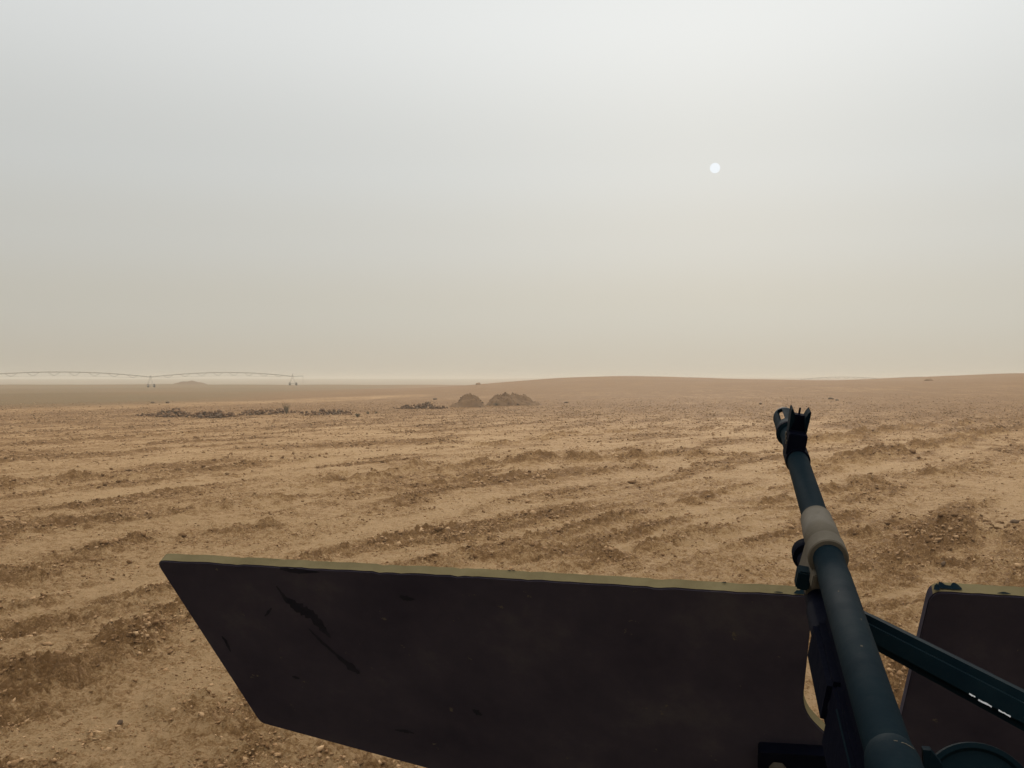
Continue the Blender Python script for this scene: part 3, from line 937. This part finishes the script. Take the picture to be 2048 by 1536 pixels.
def sliver(pts, widths, name='scratch', mat='scratch', jag=0.35):
    """a long ragged scrape on the plate: photo polyline and half widths in px"""
    L, Rr_ = [], []
    for i in range(len(pts) - 1):
        n = 6
        for j in range(n):
            t = j / n
            p = Vector(pts[i]).lerp(Vector(pts[i + 1]), t); w = widths[i] * (1 - t) + widths[i + 1] * t
            d = (Vector(pts[i + 1]) - Vector(pts[i])).normalized(); nn = Vector((-d.y, d.x))
            L.append(p + nn * w * random.uniform(1 - jag, 1 + jag)); Rr_.append(p - nn * w * random.uniform(1 - jag, 1 + jag))
    L.append(Vector(pts[-1])); 
    poly = L + Rr_[::-1]
    m = MB()
    a_ = [m.bm.verts.new(loc(on_plate(p.x, p.y, 0.0004))) for p in poly]
    m.bm.faces.new(a_)
    bmesh.ops.triangulate(m.bm, faces=m.bm.faces)
    return m.build(name, M[mat], shield)
sliver([(553, 1172), (572, 1198), (600, 1216), (625, 1232), (645, 1255), (662, 1276)], [1, 4, 9, 8, 6, 1])
sliver([(618, 1257), (645, 1285), (672, 1308), (700, 1332), (720, 1347)], [1, 2.5, 2.5, 6, 2])
sliver([(800, 1192), (812, 1196), (830, 1199)], [2, 5, 1])
sliver([(530, 1232), (537, 1224), (544, 1215)], [1, 3, 1])
sliver([(444, 1272), (452, 1282), (462, 1304)], [1, 3, 1])
sliver([(560, 1137), (590, 1141), (640, 1144)], [2, 5, 1])
sliver([(585, 1352), (592, 1355), (600, 1356)], [1, 3, 1])
sliver([(790, 1459), (810, 1462), (830, 1466)], [1, 3, 1])
sliver([(945, 1418), (955, 1425), (965, 1430)], [1, 5, 1])

def edge_chip(px0, px1, t0, t1, name='paint_chip'):
    xs = [309, 1000, 1627, 1861, 2120, 2420]; yy_ = [1121, 1157, 1193, 1183, 1198, 1212]
    m = MB(); top_, bot_ = [], []
    n = max(4, int((px1 - px0) / 5))
    for k in range(n + 1):
        px = px0 + (px1 - px0) * k / n
        b_ = on_plate(px, float(np.interp(px, xs, yy_)))
        nrm_up = E1.cross(NRM); nrm_up = nrm_up if nrm_up.z > 0 else -nrm_up
        taper = min(1, 8 * k / n + .35, 8 * (n - k) / n + .35)
        a_ = TH_P * (t0 + random.uniform(-.06, .06)); c_ = TH_P * (t0 + (t1 - t0) * taper * random.uniform(.45, 1.0))
        top_.append(loc(b_ + NRM * max(a_, .001) + nrm_up * .0012)); bot_.append(loc(b_ + NRM * min(max(c_, .0015), TH_P) + nrm_up * .0012))
    v = [m.bm.verts.new(p) for p in top_ + bot_[::-1]]
    m.bm.faces.new(v); bmesh.ops.triangulate(m.bm, faces=m.bm.faces)
    m.build(name, M['green'], shield)
for c_ in ((1588, 1615, .02, .75), (1548, 1566, .02, .3), (1442, 1452, .8, .98), (1010, 1026, .85, .99), (1876, 1925, .25, .99), (1868, 1880, .02, .99), (1995, 2022, .02, .4)):
    edge_chip(*c_)

# bracket and bolt low on the plate, left of the gun
br = MB()
bp = [on_plate(*q, 0.001) for q in rounded([(1516, 1482, 8), (1662, 1490, 8), (1670, 1600, 8), (1516, 1600, 8)], 8)]
br.prism([loc(p) for p in bp], -NRM * 0.012)
brk = br.build('bracket', M['gun_black'], turret)
bc = on_plate(1556, 1512, 0.013)
m = MB()
e2 = NRM.cross(E1)
hexp = [loc(bc) + (E1 * math.cos(t) + e2 * math.sin(t)) * 0.0085 for t in (math.pi / 3 * k for k in range(6))]
m.prism(hexp, -NRM * 0.007, 0.0008)
bo = m.build('bolt', M['collar'], brk)
bo['label'] = 'dull steel bolt head on the bracket'

# slanting square strut in front of the right half of the shield
SA, SB = at(1690, 1234, 0.700), at(2140, 1468, 0.505)
sd = (SB - SA).normalized()
vw = ((SA + SB) / 2 - Vector((0, 0, EYE))).normalized()
ss = (vw - sd * vw.dot(sd)).normalized(); su = ss.cross(sd); su = su if su.z > 0 else -su
su = (su * math.cos(.16) - ss * math.sin(.16)).normalized(); ss = sd.cross(su)          # a sliver of its top shows
rot = Matrix((sd, ss, su)).transposed()
mid = (SA + SB) / 2
st = MB().box(loc(mid), ((SB - SA).length, 0.020, 0.0185), rot.to_3x3(), 0.0045).build('strut', M['green'], turret, SM)
side_away = ss if ss.dot(FW) > 0 else -ss
MB().box(loc(SA.lerp(SB, 0.33) + side_away * 0.0135 + su * 0.0065), ((SB - SA).length * .60, 0.007, 0.003), rot.to_3x3(), 0.0006).build('flange', M['gun_black'], st)
def strut_face(f, h):
    return SA.lerp(SB, f) - side_away * 0.0103 + su * h
def chip(f0, f1, h, w):
    m = MB(); pts_u, pts_d = [], []
    for k in range(7):
        f = f0 + (f1 - f0) * k / 6
        pts_u.append(loc(strut_face(f, h + w * random.uniform(.3, 1)))); pts_d.append(loc(strut_face(f, h - w * random.uniform(.3, 1))))
    v = [m.bm.verts.new(p) for p in pts_u + pts_d[::-1]]
    m.bm.faces.new(v); bmesh.ops.triangulate(m.bm, faces=m.bm.faces)
    o = m.build('bare_patch', M['chip'], st)
    o['label'] = 'bright bare patch where the paint is worn off'
chip(0.700, 0.725, -0.0045, 0.0006); chip(0.738, 0.790, -0.0050, 0.0007); chip(0.815, 0.86, -0.0048, 0.0006)

# round cap low on the right
cc = at(1962, 1600, 0.52)
m = MB()
ax = (Vector((0, 0, 1)) * 0.50 - FW * 0.86).normalized()
u1 = E1; u2 = ax.cross(u1)
prof = [(-.03, .0300), (-.004, .0300), (0.0, .0288), (0.0, .0262), (-.002, .0250), (-.002, .006), (.003, .005), (.003, .0)]
rings = []
for h, r in prof:
    rings.append([m.bm.verts.new(loc(cc) + ax * h + (u1 * math.cos(t) + u2 * math.sin(t)) * max(r, .0004)) for t in np.linspace(0, 2 * np.pi, 48, endpoint=False)])
for r0, r1 in zip(rings, rings[1:]):
    for k in range(48): m.bm.faces.new((r0[k], r0[(k + 1) % 48], r1[(k + 1) % 48], r1[k]))
m.bm.faces.new(rings[0]); m.bm.faces.new(rings[-1])
m.build('round_cap', M['green'], turret, SM)
MB().prism([loc(at(*q)) for q in ((1846, 1500, .50), (1862, 1501, .50), (1885, 1530, .51), (1900, 1600, .51), (1850, 1600, .50))], FW * 0.006).build('mount_lug', M['gun'], turret)

# the rest of the turret: ring, carriage below the gun, low side and rear armour
m = MB()
ringp = [(-.03, .50), (-.03, .60), (.06, .60), (.06, .50)]
rings = []
for z, r in ringp:
    rings.append([m.bm.verts.new((math.cos(t) * r, math.sin(t) * r, z)) for t in np.linspace(0, 2 * np.pi, 64, endpoint=False)])
for r0, r1 in zip(rings, rings[1:] + rings[:1]):
    for k in range(64): m.bm.faces.new((r0[k], r0[(k + 1) % 64], r1[(k + 1) % 64], r1[k]))
m.build('turret_ring', M['truck'], turret, SM)
def armour(a_, b_, z0, z1, lean):
    a_, b_ = Vector(a_), Vector(b_)
    off = Vector((lean[0], lean[1], 0))
    ps = [Vector((a_.x, a_.y, z0)), Vector((b_.x, b_.y, z0)), Vector((b_.x, b_.y, z1)) + off, Vector((a_.x, a_.y, z1)) + off]
    n = (ps[1] - ps[0]).cross(ps[2] - ps[0]).normalized()
    MB().prism(ps, n * 0.016).build('armour_plate', M['truck'], turret)
def tl(x, y): return (E1 * x + FW * y)[:]
armour(tl(-.66, .60), tl(-.66, -.55), .06, .58, (E1 * -.06)[:])
armour(tl(.66, .60), tl(.66, -.55), .06, .58, (E1 * .06)[:])
armour(tl(-.58, -.66), tl(.58, -.66), .06, .58, (FW * -.06)[:])
for px in (1520, 2300):                     # uprights carrying the shield
    top = loc(on_plate(px, 1712) + NRM * TH_P * .5); foot = FW * .56 + E1 * (top.dot(E1) * .8)
    MB().tube([foot + Vector((0, 0, .05)), top], 0.014, 8).build('shield_support', M['truck'], turret)

# ------------------------------------------------------------------ the machine gun
MUZ_D = 1.12
MUZ = at(1563, 818, MUZ_D)
AXD = ray(1423, 371)                        # vanishing direction of the barrel
AX = AXD.normalized()
CANT = math.radians(9)
gy = AX; gx = gy.cross(Vector((0, 0, 1))).normalized(); gzv = gx.cross(gy)
gx2 = gx * math.cos(CANT) - gzv * math.sin(CANT); gz2 = gx * math.sin(CANT) + gzv * math.cos(CANT)
def SY(py):
    """distance back along the barrel for a photo row on its axis"""
    d = MUZ_D * 468 / (468 + (py - 818) / 0.954)
    return -(MUZ_D - d) * AXD.length
gun = empty('machine_gun', MUZ)
gun.rotation_mode = 'QUATERNION'
gun.rotation_quaternion = Matrix((gx2, gy, gz2)).transposed().to_quaternion()
tag(gun, 'dark machine gun with slotted muzzle pointing out over the shield', 'machine gun')

# slotted flash hider: nose ring, five prongs, rear ring; hollow
fh = MB()
ro, ri = 0.0118, 0.0082
fh.lathe([(0.000, ri), (0.000, 0.0095), (-0.004, 0.0112), (-0.012, ro), (-0.016, ro), (-0.016, ri)], 40, closed=True)
y0, y1 = -0.0158, -0.080
NPR = 5
for k in range(NPR):
    c0 = 2 * math.pi * k / NPR + 0.35
    wid = 2 * math.pi / NPR * 0.60
    nseg = 6
    vs = []
    for yy, tw in ((y0, 1.12), (y0 - .006, 1.0), (y1 + .006, 1.0), (y1, 1.12)):
        row = []
        for j in range(nseg + 1):
            t = c0 + wid * tw * (j / nseg - .5)
            row.append((fh.bm.verts.new((math.cos(t) * ro, yy, math.sin(t) * ro)), fh.bm.verts.new((math.cos(t) * ri, yy, math.sin(t) * ri))))
        vs.append(row)
    for r0, r1 in zip(vs, vs[1:]):
        for j in range(nseg):
            fh.bm.faces.new((r0[j][0], r0[j + 1][0], r1[j + 1][0], r1[j][0]))
            fh.bm.faces.new((r0[j][1], r1[j][1], r1[j + 1][1], r0[j + 1][1]))
        for j in (0, nseg):
            fh.bm.faces.new((r0[j][0], r1[j][0], r1[j][1], r0[j][1]))
fh.lathe([(-0.0795, ri), (-0.0795, ro), (-0.100, ro), (-0.103, 0.0122), (-0.112, 0.0122), (-0.114, 0.0100), (-0.114, ri)], 40, closed=True)
bmesh.ops.transform(fh.bm, matrix=Matrix.Translation((0, SY(833), 0)) @ Matrix.Diagonal((1, .72, 1, 1)), verts=fh.bm.verts)
hid = fh.build('flash_hider', M['gun'], gun, SM)
MB().lathe([(SY(833) - .0745, 0.0122), (SY(833) - .0745, 0.0129), (SY(833) - .0805, 0.0129), (SY(833) - .0805, 0.0122)], 40, closed=True).build('lock_ring', M['gun_black'], hid, SM)

YC0, YC1, YC2, YC3 = SY(1040), SY(1060), SY(1096), SY(1118)
MB().lathe([(-0.112, 0.0086), (-0.114, 0.0092), (-0.20, 0.0096), (YC0 + .002, 0.0098), (YC3 - .005, 0.0098)], 40).build('barrel', M['gun'], gun, SM)
# front sight
ys = SY(915)
fs = MB()
fs.lathe([(ys + .020, 0.0094), (ys + .020, 0.0112), (ys - .014, 0.0112), (ys - .014, 0.0094)], 40, closed=True)
fs.prism([(-.0116, ys + .018, .004), (.0050, ys + .018, .004), (.0050, ys + .018, .0240), (-.0116, ys + .018, .0240)], (0, -.030, 0), 0.0008)
fs.prism([(-.0110, ys + .016, .0225), (.0038, ys + .016, .0225), (.0038, ys + .016, .0385), (-.0110, ys + .016, .0385)], (0, -.010, 0), 0.0006)
sgt = fs.build('front_sight', M['gun_black'], gun, SM)
for s in (-1, 1):
    x0 = .0040 if s > 0 else -.0112
    pts = [(x0 - s * .0002, ys + .017, .024), (x0 - s * .0030, ys + .017, .034), (x0 - s * .0030, ys + .017, .0385), (x0 - s * .0016, ys + .017, .0425),
           (x0 + s * .0004, ys + .017, .0455), (x0 + s * .0012, ys + .017, .0440), (x0 + s * .0010, ys + .017, .036), (x0 + s * .0004, ys + .017, .024)]
    w = MB().prism(pts, (0, -.020, 0), 0.0004).build('sight_wing', M['gun'], sgt)
MB().lathe([(0, .0011), (.010, .0009)], 10).build('sight_post', M['gun_black'], sgt).matrix_local = \
    Matrix.Translation((-.0036, ys + .012, .0345)) @ Matrix.Rotation(math.pi / 2, 4, 'X')
for k, yy in enumerate((ys + .012, ys + .004, ys - .004)):
    MB().box((-.0120, yy, .018 - .002 * k), (.0012, .003, .0035)).build('sight_notch', M['collar'], sgt)

# dusty gas collar in three steps
gc = MB()
gc.lathe([(YC0 + .002, .0099), (YC0, .0114), (YC1, .0118), (YC1 - .0006, .0122), (YC2, .0124), (YC2 - .0008, .0119), (YC2 - .0016, .0132), (YC3 + .001, .0134), (YC3, .0126), (YC3, .0112)], 48)
col_ = gc.build('gas_collar', M['collar'], gun, SM)
col_['label'] = 'dusty grey-brown collar round the barrel'
blk = MB()
blk.prism([(-.0075, YC1 + .002, -.008), (.0075, YC1 + .002, -.008), (.0095, YC1 + .002, -.032), (-.0095, YC1 + .002, -.032)], (0, YC3 - YC1 + .004, 0), .0012)
blk.build('gas_block', M['collar'], col_, SM)
ZG = -.033
MB().lathe([(YC0 + .020, .0085), (YC0 + .020, .0108), (YC0 + .010, .0112), (YC0 + .006, .0108), (YC0 + .006, .0085)], 36, (0, ZG)).build('regulator_knob', M['gun_black'], gun, SM)
# rear half of the barrel
YR = SY(1512)
MB().lathe([(YC3 + .004, .0100), (YC3 - .002, .0101), (SY(1156), .0101), (SY(1157), .0104), (YR, .0104)], 48).build('barrel_sleeve', M['gun'], gun, SM)
MB().lathe([(YR + .001, .0103), (YR - .002, .0112), (YR - .008, .0119), (YR - .030, .0121), (YR - .031, .011)], 48).build('barrel_nut', M['gun'], gun, SM)
def scuff(y, r, t0, t1, w):
    m = MB(); up, dn = [], []
    for k in range(9):
        t = t0 + (t1 - t0) * k / 8; e = r + .00015
        up.append((math.cos(t) * e, y + w * random.uniform(.1, 1), math.sin(t) * e)); dn.append((math.cos(t) * e, y - w * random.uniform(.1, 1), math.sin(t) * e))
    v = [m.bm.verts.new(p) for p in up + dn[::-1]]
    for k in range(8): m.bm.faces.new((v[k], v[k + 1], v[16 - k], v[17 - k]))
    m.build('scuff', M['collar'], gun)
scuff(YR - .009, .0120, 1.0, 1.5, .0006); scuff(YR - .0085, .0120, 1.62, 1.75, .0005); scuff(SY(1330), .0104, 1.7, 1.8, .0012); scuff(SY(1270), .0104, 1.25, 1.32, .0010); scuff(SY(1215), .0104, 2.0, 2.06, .0012)
# gas tube and what carries it, under the barrel
MB().lathe([(YC0, .0082), (YC3 - .01, .0086), (YC3 - .012, .0098), (YR - .03, .0100)], 32, (0, ZG)).build('gas_tube', M['gun_black'], gun, SM)
MB().box((-.0125, SY(1108), ZG + .013), (.009, .014, .013), None, .0012).build('bipod_lug', M['green'], gun, SM)
MB().box((-.0075, SY(1118), ZG + .019), (.0035, .022, .010), None, .0008).build('clip', M['collar'], gun, SM)
yA, yB = SY(1190), SY(1312)
MB().box((-.001, (yA + yB) / 2, ZG + .001), (.0225, yA - yB, .026), None, .003).build('forestock', M['gun_black'], gun, SM)
MB().box((-.0005, (yA + YR) / 2 - .01, ZG * .5), (.010, (yA - YR) + .02, .030), None, .001).build('web', M['gun_black'], gun, SM)
yC = YR - .05
MB().box((0, (yB + yC) / 2, ZG - .004), (.020, yB - yC, .036), None, .002).build('receiver_front', M['gun_black'], gun, SM)
rl = MB().box((-.0112, (SY(1360) + yC) / 2, ZG + .0135), (.0008, SY(1360) - yC, .0008), None, .0002).build('guide_rail', M['gun'], gun, SM)
MB().box((0, yC - .17, ZG + .004), (.062, .34, .075), None, .004).build('receiver', M['gun_black'], gun, SM)
MB().box((0, yC - .40, ZG - .004), (.040, .12, .09), None, .012).build('buttstock', M['gun_black'], gun, SM)
gb = MB().tube([(0, yC - .26, ZG - .03), (0, yC - .29, ZG - .13)], [.018, .016], 12).build('pistol_grip', M['gun_black'], gun, SM)
# pintle post between gun and turret
pz = gun.matrix_basis @ Vector((0, yC - .10, ZG - .03))
pw = Matrix.Translation(MUZ) @ gun.rotation_quaternion.to_matrix().to_4x4() @ Vector((0, yC - .08, ZG - .03))
MB().tube([loc((pw.x, pw.y + .02, 2.12)), loc((pw.x, pw.y, pw.z - .002))], [.035, .022], 16).build('pintle_post', M['gun_black'], turret, SM)

# ------------------------------------------------------------------ the truck below (out of the picture)
truck = empty('armored_truck', (0, -0.6, 0))
tag(truck, 'tan armoured truck carrying the gun turret on its roof', 'truck')
def tb(name, c, s, mat, bev=0.03, parent=None):
    return MB().box(c, s, None, bev).build(name, M[mat], parent or truck, SM)
m = MB()
sq = [(-1.0, -1.5), (1.0, -1.5), (1.0, 1.35), (-1.0, 1.35)]
m.box((0, -.10, 1.97), (1.9, 2.6, .10), None, .03)
m.build('roof', M['truck'], truck, SM)
tb('cabin', (0, -.10, 1.35), (2.0, 2.7, 1.12), 'truck', .06)
tb('hood', (0, 1.95, 1.10), (1.85, 1.45, .62), 'truck', .08)
tb('windscreen', (0, 1.262, 1.62), (1.6, .02, .42), 'glass', .004)
tb('cargo_bed', (0, -2.1, 1.05), (2.0, 1.35, .62), 'truck', .06)
tb('chassis', (0, 0, .62), (1.3, 5.0, .26), 'gun_black', .03)
wm = None
for x in (-.85, .85):
    for y in (1.75, -1.75):
        if wm is None:
            m = MB()
            rings = []
            for xx, rr_ in ((-.15, .25), (-.15, .40), (-.10, .47), (.10, .47), (.15, .40), (.15, .25)):
                rings.append([m.bm.verts.new((xx, math.cos(t) * rr_, math.sin(t) * rr_)) for t in np.linspace(0, 2 * np.pi, 36, endpoint=False)])
            for r0, r1 in zip(rings, rings[1:]):
                for k in range(36): m.bm.faces.new((r0[k], r0[(k + 1) % 36], r1[(k + 1) % 36], r1[k]))
            m.bm.faces.new(rings[0]); m.bm.faces.new(rings[-1])
            o = m.build('wheel', M['tyre'], truck, SM); wm = o.data
        else:
            o = link('wheel', wm, truck)
        o.location = (x, y, .50)

# ------------------------------------------------------------------ dust in the air
hz_top, hz_bot = 7.5, float(GZ.min()) - 1.0
HX = 2700.0
m = MB().box((0, 0, (hz_top + hz_bot) / 2), (2 * HX, 2 * HX, hz_top - hz_bot))
hm, hn, hb = new_mat('airborne_dust')
hn.nodes.remove(hb)
vol = hn.nodes.new('ShaderNodeVolumePrincipled')
vol.inputs['Color'].default_value = (0.80, 0.735, 0.625, 1)
vol.inputs['Density'].default_value = 0.0010
vol.inputs['Anisotropy'].default_value = 0.25
hn.links.new(vol.outputs[0], hn.nodes['Material Output'].inputs['Volume'])
hz = m.build('haze', hm)
tag(hz, 'pale brown dust hanging in the air', 'haze', kind='stuff')
print('tris', sum(sum(len(p.vertices) - 2 for p in o.data.polygons) if len(o.data.polygons) < 5000 else len(o.data.polygons) * (2 if len(o.data.polygons[0].vertices) == 4 else 1) for o in bpy.data.objects if o.type == 'MESH'), 'zmax', float(GZ.max()), 'zmin', float(GZ.min()))
